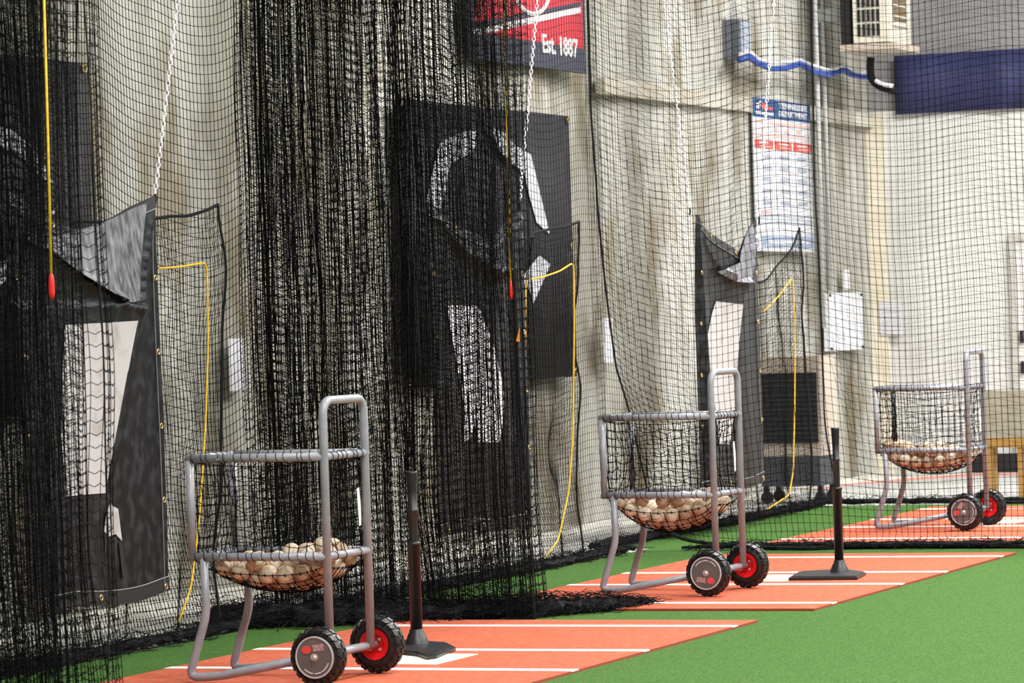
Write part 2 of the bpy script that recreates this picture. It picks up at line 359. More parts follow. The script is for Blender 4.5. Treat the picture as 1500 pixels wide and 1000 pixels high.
# ================================================================== BALL CARTS
CL, CDp, ZT, ZM, ZTOP = .571, .357, .856, .481, 1.066
TR = .0165; WR = .113
def wheel(parent, v, outer, rot, textured):
    """tyre part with its cap on the outer side (sign of outer) and a red rim inside"""
    n = 48; prof = []
    hw = .034
    for a in np.linspace(-1, 1, 11):
        prof.append((.072+.034*math.sqrt(max(0, 1-abs(a)**3.2)), a*hw))
    prof.append((.060, hw*.8)); prof.append((.060, -hw*.8)); prof.append(prof[0])
    b = MB().lathe(prof, n)
    for row, s in ((0, -1), (1, 1), (2, 0)):
        N = 20
        for i in range(N):
            an = 2*math.pi*(i+(.5 if row == 1 else 0)+(.25 if row == 2 else 0))/N; da = 2*math.pi/N*.30
            h0, h1 = ((-.036, -.013), (.013, .036), (-.010, .010))[row]
            r0 = .096; r1o = WR-.004 if row < 2 else WR; V = []
            for aa, sk in ((an-da, 0.), (an+da, 0.)):
                for hh in (h0, h1):
                    edge = abs(hh) > .03
                    for rr in (r0 if not edge else .088, r1o if not edge else WR-.012):
                        tw = aa+.12*s*(hh/.03)
                        V.append((rr*math.cos(tw), hh, rr*math.sin(tw)))
            b.add(V, [(0,1,3,2), (4,6,7,5), (0,4,5,1), (2,3,7,6), (1,5,7,3), (0,2,6,4)])
    w_ = b.build('wheel', M['rubber'], parent, smooth=False)
    w_.location = (.561, v, WR)
    s = outer
    MB().lathe([(.0, s*.0365), (.074, s*.0365), (.077, s*.0355), (.077, s*.020)], 40).build('hub_cap', M['cap'], w_)
    MB().lathe([(.0735, s*.0385), (.0785, s*.0385), (.0785, s*.030), (.0735, s*.034), (.0735, s*.0385)], 40).build('cap_ring', M['capring'], w_)
    MB().lathe([(0, s*.047), (.006, s*.046), (.009, s*.042), (.010, s*.038), (.0145, s*.0388), (.0145, s*.0360)], 16).build('axle_nut', M['bolt'], w_)
    # logo: red oval and two lines of lettering, white arc of small lettering
    def put(me, name, m):
        me.materials.append(m); o = bpy.data.objects.new(name, me); C.objects.link(o); o.parent = w_
        o.rotation_euler = (math.pi/2, rot, 0) if s < 0 else (math.pi/2, rot, math.pi)
        o.location = (0, s*.0378, 0); return o
    mb = MB(); el = [(-.026+.0205*math.cos(a)*(.85 if math.cos(a) > 0 else 1.05), .033+.0155*math.sin(a)) for a in np.linspace(0, 2*math.pi, 20, endpoint=False)]
    mb.prism(el, 2, -.0006, .0006); put(mb.mesh('logo_oval'), 'logo_oval', M['logored'])
    if textured:
        for i, wd in enumerate(('TRIGON', 'SPORTS')):
            me = text_mesh(wd, .0155, .0006, .0006)
            for v_ in me.vertices: v_.co.x = v_.co.x*.80+.021; v_.co.y += .0395-.013*i
            put(me, 'logo_lettering', M['logotext'])
        mb = MB()
        k = 0
        for a in np.linspace(-2.45, -.52, 34):
            k += 1
            if k in (12, 13, 22): continue
            ca, sa = math.cos(a), math.sin(a); r0, r1 = .0585, .0625; da = .02
            mb.prism([(r0*math.cos(a-da), r0*math.sin(a-da)), (r1*math.cos(a-da), r1*math.sin(a-da)), (r1*math.cos(a+da), r1*math.sin(a+da)), (r0*math.cos(a+da), r0*math.sin(a+da))], 2, -.0006, .0006)
        put(mb.mesh('rim_lettering'), 'rim_lettering', M['whiteprint'])
    r_ = MB().lathe([(0, -s*.010), (.030, -s*.012), (.040, -s*.024), (.060, -s*.030), (.062, -s*.022)], 36).build('rim', M['red'], w_)
    for i in range(4):
        a = math.pi/4+i*math.pi/2
        MB().lathe([(0, -s*.023), (.0055, -s*.022), (.0055, -s*.012)], 10, (.028*math.cos(a), 0, .028*math.sin(a))).build('bolt', M['bolt'], w_)
    return w_
def basket_z(uu, vv, sag, uc):
    a = np.clip(1-((uu-uc)/np.where(uu < uc, uc-.03, CL-.03-uc+.02))**2, 0, 1); b = np.clip(1-((vv-CDp/2)/(CDp/2-.005))**2, 0, 1)
    return ZM-.02-sag*np.power(a, .55)*np.power(b, .5)
def ball_cart(pose, label, rot, sag, uc, seed):
    rng = np.random.default_rng(seed)
    t = thing('ball_cart', label, 'cart', (pose[0], pose[1], 0), 'ball carts', pose[2])
    S = M['steel']
    def tube(name, pts, r=TR, n=12): return MB().tube(pts, r, n).build(name, S, t, True)
    for z, nm in ((ZT, 'top_rail'), (ZM, 'basket_rail')):
        tube(nm, [(-.012, 0, z), (CL, 0, z)]); tube(nm, [(-.012, CDp, z), (CL, CDp, z)])
        tube(nm, [(0, 0, z), (0, CDp, z)]); tube(nm, [(CL, -.004, z), (CL, CDp+.012, z)], TR*.92)
        for v in (0, CDp):
            for uu in (.13, .30, .46):
                MB().lathe([(0, -TR-.002), (.0045, -TR-.0012), (.005, -TR+.002)], 8, (uu, v, z-.003)).build('rivet', M['bolt'], t)
    for v in (0, CDp):
        tube('corner_post', [(0, v, ZM), (0, v, ZT)], TR*.95)
        tube('leg', bend([(.049, v, ZM), (.052, v, .262), (-.030, v, .022), (.10, v, .028), (.561, v, WR)], .04, 7))
    tube('handle', bend([(CL, 0, WR+.0), (CL, 0, ZTOP), (CL, CDp, ZTOP), (CL, CDp, WR)], .065, 8))
    tube('axle', [(.561, -.10, WR), (.561, CDp+.10, WR)], TR*.9)
    wheel(t, -.078, -1, rot, True); wheel(t, CDp+.078, 1, rot+1, False)
    # netting: four side panels and a sagging floor
    side = []; g = .040; r_ = .0021
    def panel(p0, p1, nc):
        nr = 10; G = np.zeros((nr, nc, 3)); p0 = np.array(p0); p1 = np.array(p1)
        nrm = np.array([-(p1-p0)[1], (p1-p0)[0]]); nrm = nrm/np.linalg.norm(nrm)
        for a in range(nr):
            f = a/(nr-1)
            for b in range(nc):
                q = b/(nc-1); xy = p0+(p1-p0)*q; bulge = .028*math.sin(math.pi*f)*math.sin(math.pi*q)+.004*rng.normal()
                G[a, b] = (xy[0]+nrm[0]*bulge, xy[1]+nrm[1]*bulge, ZT-TR-(ZT-ZM-TR)*f+.006*rng.normal()*(0 < a < nr-1)-.018*math.sin(math.pi*q)*(1-f))
        return G
    k = .018
    Gs = [panel((k, k), (CL-k, k), 15), panel((CL-k, CDp-k), (k, CDp-k), 15), panel((k, CDp-k), (k, k), 10), panel((CL-k, k), (CL-k, CDp-k), 10)]
    uu = np.linspace(k, CL-k, 16); vv = np.linspace(k, CDp-k, 12); U, Vv = np.meshgrid(uu, vv)
    Gs.append(np.stack([U+.003*rng.normal(0, 1, U.shape), Vv, basket_z(U, Vv, sag, uc)-.004], -1))
    for G in Gs: stuff(link('netting', netmesh('netting', G, r_, .0036), M['twine'], t))
    # lacing cord wound around the rails
    for z in (ZT, ZM):
        b = MB()
        for (p0, p1, n_) in (((.0, 0), (CL-.03, 0), 15), ((0, CDp), (CL-.03, CDp), 15), ((CL, .02), (CL, CDp-.02), 7 if z == ZT else 3), ((0, .02), (0, CDp-.02), 8)):
            p0 = np.array(p0); p1 = np.array(p1); dd = (p1-p0)/np.linalg.norm(p1-p0); nn = np.array([-dd[1], dd[0]]); L = np.linalg.norm(p1-p0)
            for i in range(n_):
                s0 = L*(i+.5+.18*rng.normal())/n_; pts = []
                for a in range(9):
                    an = a/8*2*math.pi; q = p0+dd*(s0+.022*(a/8-.5))+nn*math.cos(an)*(TR+.0014); pts.append((q[0], q[1], z+math.sin(an)*(TR+.0014)))
                b.tube(pts, .0016, 4, cap=False)
        stuff(b.build('lacing', M['twine'], t))
    # care tag hanging inside the rear panel
    MB().add([(CL-.012, CDp-.055, .72), (CL-.012, CDp-.035, .725), (CL-.010, CDp-.028, .66), (CL-.014, CDp-.020, .58), (CL-.014, CDp-.040, .575), (CL-.012, CDp-.05, .65)], [(0,1,2,3,4,5)]).build('care_tag', M['tag'], t)
    return t
POSES = ((-6.498, 12.722, -.018), (-6.402, 16.927, -.043), (-6.467, 21.803, -.017))
CARTL = ('grey tubular ball cart standing nearest, in front of the gathered black net', 'grey tubular ball cart on the middle mat beside the upright batting tee', 'grey tubular ball cart seen through the stretched black net on the far mat')
BALLG = ('nearest', 'middle', 'farthest')
SAG = (.125, .165, .125); UC = (.34, .27, .30); NB = (46, 48, 56); ROTS = (-.14, math.pi-.12+.22, -.95)
# one baseball: leather sphere and its raised seam
def ball_mesh(m):
    bm = bmesh.new(); bmesh.ops.create_uvsphere(bm, u_segments=16, v_segments=10, radius=.0365); me = bpy.data.meshes.new('baseball'); bm.to_mesh(me); bm.free()
    me.polygons.foreach_set('use_smooth', [True]*len(me.polygons)); me.materials.append(m); return me
BM = [ball_mesh(m) for m in M['ball']]
def seam_mesh():
    pts = []
    for i in range(36):
        a = 2*math.pi*i/36; al = .44
        x = math.cos(a)*(1-al)+al*math.cos(3*a)*-0+0; 
        th = math.pi/2-(math.pi/2-.55)*math.cos(a*2)*.78; ph = a/1+.42*math.sin(2*a*2)*0+ .55*math.sin(2*a)*0
        pts.append(Vector((math.sin(th)*math.cos(ph), math.sin(th)*math.sin(ph), math.cos(th)))*.0368)
    me = MB().tube(pts, .0011, 4, closed=True).mesh('stitching'); me.materials.append(M['seam']); return me
SM = seam_mesh()
def pack(n, sag, uc, seed, mound):
    rng = np.random.default_rng(seed); R = .0372
    P = np.stack([rng.uniform(.08, CL-.08, n), rng.uniform(.06, CDp-.06, n), ZM+rng.uniform(.0, .55, n)], 1)
    for it in range(700):
        P[:, 2] -= .004*(1-it/900)
        P[:, 0] += (mound-P[:, 0])*.0016
        for _ in range(3):
            D = P[:, None]-P[None]; L = np.linalg.norm(D, axis=2)+np.eye(n)*9; ov = np.clip(2*R-L, 0, None)
            P += (D/L[..., None]*ov[..., None]*.32).sum(1)
            P[:, 0] = np.clip(P[:, 0], .02+R, CL-.02-R); P[:, 1] = np.clip(P[:, 1], .02+R, CDp-.02-R)
            z0 = basket_z(P[:, 0], P[:, 1], sag, uc)
            P[:, 2] = np.maximum(P[:, 2], z0+R*1.02)
    return P
for ci in range(3):
    ball_cart(POSES[ci], CARTL[ci], ROTS[ci], SAG[ci], UC[ci], 11+ci)
    P = pack(NB[ci], SAG[ci], UC[ci], 40+ci, (.46, .30, .22)[ci]); x, y, dlt = POSES[ci]; c, s = math.cos(dlt), math.sin(dlt)
    rr = random.Random(ci)
    for p in P:
        o = bpy.data.objects.new('baseball', BM[rr.choice((0, 1, 1, 2, 3, 3) if ci != 1 else (0, 0, 1, 3, 3, 2))]); C.objects.link(o)
        o.location = (x+c*p[0]-s*p[1], y+s*p[0]+c*p[1], p[2]); o.rotation_euler = (rr.uniform(0, 6.3), rr.uniform(0, 6.3), rr.uniform(0, 6.3))
        hue = ('white', 'tan', 'dirty brown', 'cream')[BM.index(o.data)]; end = ('leg end', 'middle', 'handle end')[min(2, int(p[0]/CL*3))]
        tag(o, '%s baseball, %s layer at %s, %s side, in the %s ball cart' % (hue, 'top' if p[2] > ZM-.01 else 'bottom', end, 'near' if p[1] < CDp/2 else 'far', BALLG[ci]), 'baseball', 'baseballs in the %s ball cart' % BALLG[ci])
        q = bpy.data.objects.new('stitching', SM); C.objects.link(q); q.parent = o

# ================================================================== BATTING TEES
def tee(px, base_px, top_y, mid_y, label, r1, r2):
    b = gnd(*px); d_ = float((b-CAM) @ FWD)
    t = thing('batting_tee', label, 'batting tee', (b[0], b[1], 0), 'black batting tees')
    poly = [tuple((gnd(*q, .0)-b)[:2]) for q in base_px]
    MB().prism(poly, 2, .002, .014).prism([(x*.92, y*.92) for x, y in poly], 2, .013, .018).build('base', M['teeblack'], t)
    hz = lambda y: float(aty(px[0], y, b[1])[2])
    zt, zm = hz(top_y), hz(mid_y)
    MB().lathe([(.050, .017), (.048, .022), (r1+.010, .058), (r1+.005, .062), (r1+.005, .074), (r1, .077)], 16, axis='z').build('socket', M['teeblack'], t, True)
    MB().lathe([(0, .03), (r1, .03), (r1, zm), (r1+.003, zm), (r1+.003, zm+.012), (r2, zm+.014)], 20, axis='z').build('lower_tube', M['teeblack'], t, True)
    MB().lathe([(r2, zm), (r2, zt-.17), (r2+.0025, zt-.168), (r2+.0025, zt-.158), (r2, zt-.156), (r2+.001, zt-.08)], 18, axis='z').build('upper_tube', M['teeblack'], t, True)
    MB().lathe([(r2+.0015, zt-.085), (r2+.005, zt-.01), (r2+.006, zt), (r2+.002, zt), (r2-.006, zt-.02), (0, zt-.022)], 18, axis='z').build('rubber_cup', M['rubber'], t, True)
tee((611, 948), [(583, 959), (612, 962), (626, 967), (640, 965), (668, 953), (655, 946), (590, 942)], 690, 798, 'black batting tee beside the nearest ball cart, dark net behind', .0255, .0195)
tee((1230, 842), [(1155, 850), (1256, 849), (1269, 842), (1235, 837), (1170, 841)], 626, 717, 'black batting tee standing alone on the middle mat in front of the stretched net', .0235, .0165)
# ================================================================== NETS
ZN = 3.85                      # nets hang from cables above the frame
def gathered_net(Y0, x0, x1, n, seed, label, floor_x1, wild=1., p=1.10):
    rng = np.random.default_rng(seed)
    t = thing('gathered_net', label, 'net', (x1, Y0, 0), 'drawn-back divider nets')
    nr = int(ZN/.0445)+1; zs = np.linspace(ZN, .0, nr)
    s = np.linspace(0, 1, n); base = x0+(x1-x0)*np.power(s, p)
    ph = np.cumsum(np.abs(rng.normal(.55, .22, n)))          # pleat phase
    amp = .10+.09*np.abs(np.sin(np.arange(n)*.021+1))
    X0 = base+.008*np.sin(ph*.5+1)+smooth_noise(n, n/9, .007, rng); Y_ = Y0+amp*np.sin(ph)
    X0 += .016*np.cos(ph)
    G = np.zeros((nr, n, 3)); f = (ZN-zs)[:, None]/ZN
    G[..., 0] = X0[None]+smooth_noise2(nr, n, 7, n/7, .007, rng)*wild
    G[..., 0] += (base[None]-x0)*(.10*np.clip(f-.86, 0, 1)*1.6)
    G[..., 1] = Y_[None]*1.0+smooth_noise2(nr, n, 6, n/5, .03, rng)
    G[..., 2] = zs[:, None]+smooth_noise2(nr, n, 9, n/3, .010, rng)+smooth_noise(n, n/5, .022, rng)[None]
    G[..., 2] = np.maximum(G[..., 2], .004)
    G[..., 0] = np.minimum(G[..., 0], floor_x1)
    O = np.array([x1, Y0, 0])
    stuff(link('netting', netmesh('netting', G-O, .0017, 0, .012), M['twine'], t))
    # heavier selvedge cords on both edges and a few bunched cords
    for j, r_ in ((0, .008), (3, .005), (n-1, .0035)): MB().tube((G[::2, j]-O).tolist(), r_, 5).build('edge_cord', M['rope'], t)
    return t, O
def heap(t, O, path, width, height, n, seed, rad=.0018, loop=.05):
    """spilled netting: tangled twine lying over a path on the ground"""
    rng = np.random.default_rng(seed); path = np.array(path); seg = np.linalg.norm(np.diff(path, axis=0), axis=1); cum = np.concatenate([[0], np.cumsum(seg)])
    K, N = n, 16; P = np.zeros((K, N, 3))
    for k in range(K):
        s = rng.uniform(0, cum[-1]); i = min(np.searchsorted(cum, s, 'right')-1, len(seg)-1); q = path[i]+(path[i+1]-path[i])*(s-cum[i])/seg[i]
        d = (path[i+1]-path[i])/seg[i]; nn = np.array([-d[1], d[0]]); wv = width[i]+(width[i+1]-width[i])*(s-cum[i])/seg[i]; hv = height[i]+(height[i+1]-height[i])*(s-cum[i])/seg[i]
        a = rng.uniform(-1, 1); zc = hv*max(0, 1-a*a)*rng.uniform(.05, 1)
        th = rng.uniform(0, 6.28)+np.cumsum(rng.normal(0, .28, N)+rng.normal(0, .22)); st = loop*rng.uniform(.25, .8)
        x = np.cumsum(np.cos(th))*st*.5; y = np.cumsum(np.sin(th))*st*.5; x -= x.mean(); y -= y.mean()
        P[k, :, 0] = q[0]+nn[0]*a*wv+x; P[k, :, 1] = q[1]+nn[1]*a*wv+y; P[k, :, 2] = np.maximum(TURF+.004, zc+.012*np.sin(np.linspace(0, rng.uniform(3, 9), N)+rng.uniform(0, 6))+smooth_noise(N, 4, .006, rng))
    V, Q = strands(P-O, (.2, .1, .97), rad)
    stuff(link('spilled_netting', from_np('spilled_netting', V, Q), M['twine2'], t))
    # dense body of the heap
    b = MB()
    for j in range(7):
        pts = []; off = rng.uniform(-.55, .55)
        L = int(cum[-1]/.05)+2
        for s in np.linspace(0, cum[-1], L):
            i = min(np.searchsorted(cum, s, 'right')-1, len(seg)-1); u = (s-cum[i])/seg[i]; q = path[i]+(path[i+1]-path[i])*u; d = (path[i+1]-path[i])/seg[i]; nn = np.array([-d[1], d[0]])
            wv = width[i]+(width[i+1]-width[i])*u; hv = height[i]+(height[i+1]-height[i])*u
            o_ = off+rng.normal(0, .10); pts.append((q[0]+nn[0]*o_*wv-O[0], q[1]+nn[1]*o_*wv-O[1], max(TURF+.01, hv*.30*(1-o_*o_)+rng.normal(0, hv*.08))))
        rr = [max(.006, .30*np.interp(np.linspace(0, cum[-1], L)[k], cum, height)*rng.uniform(.7, 1.2)) for k in range(L)]
        b.tube(pts, rr, 6)
    stuff(b.build('net_roll', M['twine2'], t))
g2, O2 = gathered_net(15.75, -7.66, -6.30, 430, 21, 'black divider net gathered into dense folds behind the nearest ball cart', -6.05)
heap(g2, O2, [(-7.75, 15.35), (-7.2, 15.45), (-6.75, 15.68), (-6.35, 15.95), (-6.12, 16.25), (-6.02, 16.45)], [.24, .26, .22, .20, .12, .02], [.12, .13, .11, .09, .065, .02], 1500, 5)
g1, O1 = gathered_net(11.5, -6.95, -6.27, 300, 22, 'black divider net gathered into folds at the left edge of the picture', -6.2, 1., 1.7)
heap(g1, O1, [(-7.3, 11.3), (-6.8, 11.35), (-6.3, 11.5)], [.2, .2, .15], [.1, .1, .06], 120, 6)

def flat_net(name, G, label, cat_group, rad, knot, edges, bottom=None):
    O = np.array([G[-1, 0, 0], G[-1, 0, 1], 0]); t = thing(name, label, 'net', tuple(O), cat_group)
    stuff(link('netting', netmesh('netting', G-O, rad, knot), M['twine'], t))
    for j in edges: MB().tube((G[::2, j]-O).tolist(), .0065, 6).build('edge_cord', M['rope'], t)
    if bottom: MB().tube((G[-1, ::2]-O).tolist(), bottom, 6).build('bottom_cord', M['rope'], t)
    return t, O
def divider(Y0, x0, x1, sp, label, seed, knot, rad, corner_lift, amp=.035):
    rng = np.random.default_rng(seed); nr = int(ZN/.0445); xs = np.arange(x0, x1, sp); nc = len(xs); zs = np.linspace(ZN, TURF+.012, nr)
    G = np.zeros((nr, nc, 3)); G[..., 0] = xs[None]+smooth_noise2(nr, nc, 8, 10, .006, rng)
    f = (ZN-zs)[:, None]/ZN
    # left edge cord leans out toward its foot
    lean = np.interp(zs, [0, .88, 1.8, 3.2, 4.3], [.33, .10, .03, 0, 0])
    G[..., 0] += lean[:, None]*np.exp(-(xs-x0)/.7)[None]
    G[..., 1] = Y0+.06*np.sin(xs*4.2+.6)[None]+smooth_noise2(nr, nc, 5, 9, .02, rng)
    wave = amp*.6*np.cos((xs-x0)*5.0+.5)+.5*amp*np.sin((xs-x0)*2.3)
    sag = -.16*(1-np.exp(-np.clip(xs-x0, 0, None)/.18))+.05*np.exp(-((xs-x0-1.15)/.35)**2)
    G[..., 2] = zs[:, None]+(wave+sag+.12)[None]*(np.clip(zs, 0, .6)/.6)[:, None]
    G[-3:, :, 1] += rng.normal(0, .012, (3, nc))
    G[..., 2] += (corner_lift*np.exp(-(xs-x0)/.22))[None]*np.clip(1-zs/1.2, 0, 1)[:, None]
    return G
G3 = divider(20.3, -7.68, -3.2, .0378, '', 31, 0, 0, .16)
n3, O3 = flat_net('divider_net', G3, 'stretched black net hanging between the middle mat and the far mat', 'stretched divider nets', .0016, .0034, (0,), .012)
heap(n3, O3, [(-7.2, 20.28), (-6.9, 20.3), (-5.5, 20.3), (-3.2, 20.3)], [.03, .05, .05, .05], [.02, .05, .05, .05], 420, 8, .0018, .03)
G5 = divider(24.9, -7.80, -3.6, .0445, '', 33, 0, 0, .02)
n5, O5 = flat_net('divider_net', G5, 'black net hanging along the far end of the turf', 'stretched divider nets', .0011, 0, (), .014)
heap(n5, O5, [(-7.8, 24.88), (-5.5, 24.88), (-3.6, 24.88)], [.05, .05, .05], [.05, .05, .05], 260, 9, .002, .03)
def back_net(Xn, ya, yb, sp, label, seed, dip_y, dip, knot):
    rng = np.random.default_rng(seed); nr = int(ZN/.043); ys = np.arange(ya, yb+.001, sp); nc = len(ys); zs = np.linspace(ZN, .02, nr)
    G = np.zeros((nr, nc, 3)); G[..., 1] = ys[None]+smooth_noise2(nr, nc, 6, 20, .006, rng)
    f = np.clip(zs/.7, 0, 1)[:, None]
    G[..., 0] = Xn+.035*np.sin((ys-ya)*3.6)[None]*f+smooth_noise2(nr, nc, 5, 12, .009, rng)+.12*(1-f)**2
    dz = -dip*np.exp(-((ys-dip_y)/.62)**2)+.012*np.sin(ys*9)
    G[..., 2] = zs[:, None]+dz[None]*np.clip(zs/1.0, 0, 1)[:, None]+smooth_noise2(nr, nc, 7, 12, .006, rng)
    return G
for k, (ya, yb, lb, dy, dp) in enumerate(((11.6, 15.75, 'black back net behind the nearest scuffed vinyl target', 15.05, .17),
                                         (15.9, 20.25, 'black back net behind the middle vinyl target, beside the red sign', 19.3, .10),
                                         (20.4, 24.85, 'black back net behind the farthest vinyl target', 22.3, .14))):
    Xn = -7.62 if k < 2 else -7.74
    G = back_net(Xn, ya, yb, .030 if k == 0 else .033, lb, 50+k, dy, dp, 0)
    t, O = flat_net('back_net', G, lb, 'back nets along the wall', .0017 if k == 0 else .0014, .003 if k == 0 else 0, (-1,) if k == 2 else ())
    heap(t, O, [(-7.56 if k < 2 else -7.78, ya), (-7.50 if k < 2 else -7.74, (ya+yb)/2), (-7.52 if k < 2 else -7.8, yb)], [.07, .08, .07], [.05, .06, .05], 420, 60+k, .002, .04)

# small backing nets with corded edge beside each target
def backing_net(px_corner, y_left, label, group, seed, foot_px, drop=.10):
    X = -7.46; c = atx(*px_corner, X); rng = np.random.default_rng(seed)
    ys = np.arange(y_left, c[1]+.001, .027); nc = len(ys); nr = 62; u = (ys-y_left)/(c[1]-y_left)
    top = c[2]-drop*(1-u**2.6)
    foot = atx(*foot_px, X)
    G = np.zeros((nr, nc, 3)); f = np.linspace(0, 1, nr)[:, None]
    G[..., 2] = top[None]*(1-f)+.03*f+smooth_noise2(nr, nc, 14, 9, .006, rng)
    G[..., 1] = ys[None]+(foot[1]-c[1])*u[None]**3*f+smooth_noise2(nr, nc, 8, 10, .008, rng)
    G[..., 0] = X-.02+.03*np.sin(ys*11)[None]*f+smooth_noise2(nr, nc, 6, 8, .018, rng)
    O = np.array([X, c[1], 0]); t = thing('backing_net', label, 'net', tuple(O), group)
    stuff(link('netting', netmesh('netting', G-O, .0014), M['twine'], t))
    MB().tube((G[0]-O).tolist(), .0075, 6).build('top_cord', M['rope'], t)
    MB().tube((G[::2, -1]-O).tolist(), .0065, 6).build('side_cord', M['rope'], t)
    return X
BG = 'corded backing nets beside the targets'
backing_net((334, 298), 13.6, 'corded black net just right of the nearest scuffed vinyl target', BG, 71, (318, 905))
backing_net((849, 325), 17.9, 'corded black net just right of the middle vinyl target', BG, 72, (852, 800))
backing_net((1178, 333), 21.9, 'corded black net just right of the farthest vinyl target', BG, 73, (1190, 735), .42)

# ================================================================== VINYL TARGETS
TX = -7.40
def target(ya, yb, zbot, ztop, sag_px, pouch, label, whites, seed, fold=None):
    """hung sheet from Y=ya to yb; its slack top bellies forward as a pouch"""
    rng = np.random.default_rng(seed); nc, nr = 110, 120
    t = thing('vinyl_target', label, 'target', (TX, (ya+yb)/2, 0), 'hanging vinyl targets'); O = np.array([TX, (ya+yb)/2, 0])
    lo_u, depth, rim, bulge, step = pouch
    def top_z(u):      # sagging top edge
        if u < lo_u: q = u/lo_u; return ztop-depth*(1-(1-q)**1.15)
        q = (u-lo_u)/(1-lo_u); return ztop-depth*(1-q**1.25)
    ru = [p[0] for p in rim]; rz = [p[1] for p in rim]; zmin = min(rz)
    def low_z(u): return float(np.interp(u, ru, rz))
    def disp(u, z):
        tz, lz = top_z(u), low_z(u); m = min(1., max(0., (ztop-lz)/(ztop-zmin)))**.8; x = 0.
        if z > lz: f = (tz-z)/max(tz-lz, .01); x = bulge*m*max(0., f)**1.2
        else: x = bulge*m*math.exp(-((lz-z)/.03)**1.5)*.96+.04*m*math.exp(-(lz-z)/.2)
        if step and z < zmin+.02:
            us = float(np.interp(z, [p[1] for p in step], [p[0] for p in step])); x += .03/(1+math.exp(-(us-u)/.007))
        x += (.018*math.sin(u*9+z*1.3)+.010*math.sin(u*3+2))*min(1, 6*u*(1-u))
        if fold:
            for (u0, u1, a) in fold:
                uc_ = u0+(u1-u0)*(ztop-z)/(ztop-zbot); x += a*math.exp(-((u-uc_)/.035)**2)
        return x
    V = []
    for a in range(nr):
        for b in range(nc):
            u = b/(nc-1); tz = top_z(u); zb = zbot+.015*math.sin(u*7)
            # rows: more of them around the pouch rim
            f = a/(nr-1); z = tz+(zb-tz)*f
            V.append((disp(u, z), (u-.5)*(yb-ya)+.012*math.sin(z*2.3), z))
    Q = [(a*nc+b, (a+1)*nc+b, (a+1)*nc+b+1, a*nc+b+1) for a in range(nr-1) for b in range(nc-1)]
    sh = link('sheet', from_np('sheet', V, Q), M['tarp'], t, True)
    so = sh.modifiers.new('thickness', 'SOLIDIFY'); so.thickness = .003; so.offset = -1
    def surf(y, z, e):
        u = min(1, max(0, (y-ya)/(yb-ya))); return (disp(u, z)+e, y-O[1], z)
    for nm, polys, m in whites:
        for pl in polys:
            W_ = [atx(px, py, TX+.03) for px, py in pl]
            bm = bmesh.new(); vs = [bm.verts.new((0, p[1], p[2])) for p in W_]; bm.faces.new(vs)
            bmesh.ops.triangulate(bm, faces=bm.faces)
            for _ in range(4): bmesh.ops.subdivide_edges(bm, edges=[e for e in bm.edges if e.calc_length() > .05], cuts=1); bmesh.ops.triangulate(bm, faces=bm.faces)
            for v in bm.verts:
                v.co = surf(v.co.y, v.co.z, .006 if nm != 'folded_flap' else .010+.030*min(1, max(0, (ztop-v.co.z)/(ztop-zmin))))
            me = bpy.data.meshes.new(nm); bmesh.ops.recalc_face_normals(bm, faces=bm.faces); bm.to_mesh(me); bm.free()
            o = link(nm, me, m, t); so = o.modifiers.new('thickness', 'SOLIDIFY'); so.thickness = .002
    # hem bands, seams and grommets
    n = 40
    for zf in ((lambda u: (top_z(u), top_z(u)-.05)), (lambda u: (zbot+.015*math.sin(u*7)+.06, zbot+.015*math.sin(u*7)))):
        b = MB(); q = []
        for k in range(n+1):
            for z in zf(k/n): q.append((disp(k/n, z)+.005, (k/n-.5)*(yb-ya)+.012*math.sin(z*2.3), z))
        b.add(q, [(2*k, 2*k+1, 2*k+3, 2*k+2) for k in range(n)]).build('hem', M['tarphem'], t)
    for zf in ((lambda u: top_z(u)-.052), (lambda u: zbot+.015*math.sin(u*7)+.062)):
        MB().tube([(disp(k/n, zf(k/n))+.006, (k/n-.5)*(yb-ya)+.012*math.sin(zf(k/n)*2.3), zf(k/n)) for k in range(n+1)], .0022, 4).build('hem_stitching', M['stitch'], t)
    MB().tube([(disp(.965, z)+.006, (.965-.5)*(yb-ya)+.012*math.sin(z*2.3), z) for z in np.linspace(zbot, ztop-.15, 40)], .0018, 4).build('hem_stitching', M['stitch'], t)
    spots = [(u, top_z(u)-.024) for u in (.30, .62)]+[(u, zbot+.03) for u in (.08, .5, .97)]+[(.975, z) for z in np.linspace(zbot+.4, ztop-.35, 4)]+[(.025, z) for z in np.linspace(zbot+.4, ztop-.35, 4)]
    for u, z in spots:
        pts = [(disp(u, z)+.008, (u-.5)*(yb-ya)+.012*math.sin(z*2.3)+.011*math.cos(a), z+.011*math.sin(a)) for a in np.linspace(0, 2*math.pi, 12, endpoint=False)]
        MB().tube(pts, .0035, 5, closed=True).build('grommet', M['brass'], t, True)
    return t
W1 = [('folded_flap', [[(224, 297), (170, 318), (120, 338), (84, 347), (40, 340), (40, 352), (80, 372), (115, 402), (150, 430), (168, 440), (184, 443), (197, 440), (212, 365)]], M['scuffsheen']),
      ('pants_print', [[(96, 476), (189, 470), (180, 540), (168, 592), (156, 722), (92, 727), (88, 640), (92, 560)]], M['tarpwhite']),
      ('torn_patch', [[(163, 735), (168, 722), (172, 740), (180, 745), (186, 792), (178, 782), (168, 786), (156, 778), (158, 755)]], M['tarpwhite']),
      ('dark_tear', [[(157, 780), (168, 787), (167, 812), (159, 806)], [(171, 788), (180, 785), (180, 818), (172, 815)], [(182, 793), (187, 795), (192, 845), (188, 848)]], M['dark'])]
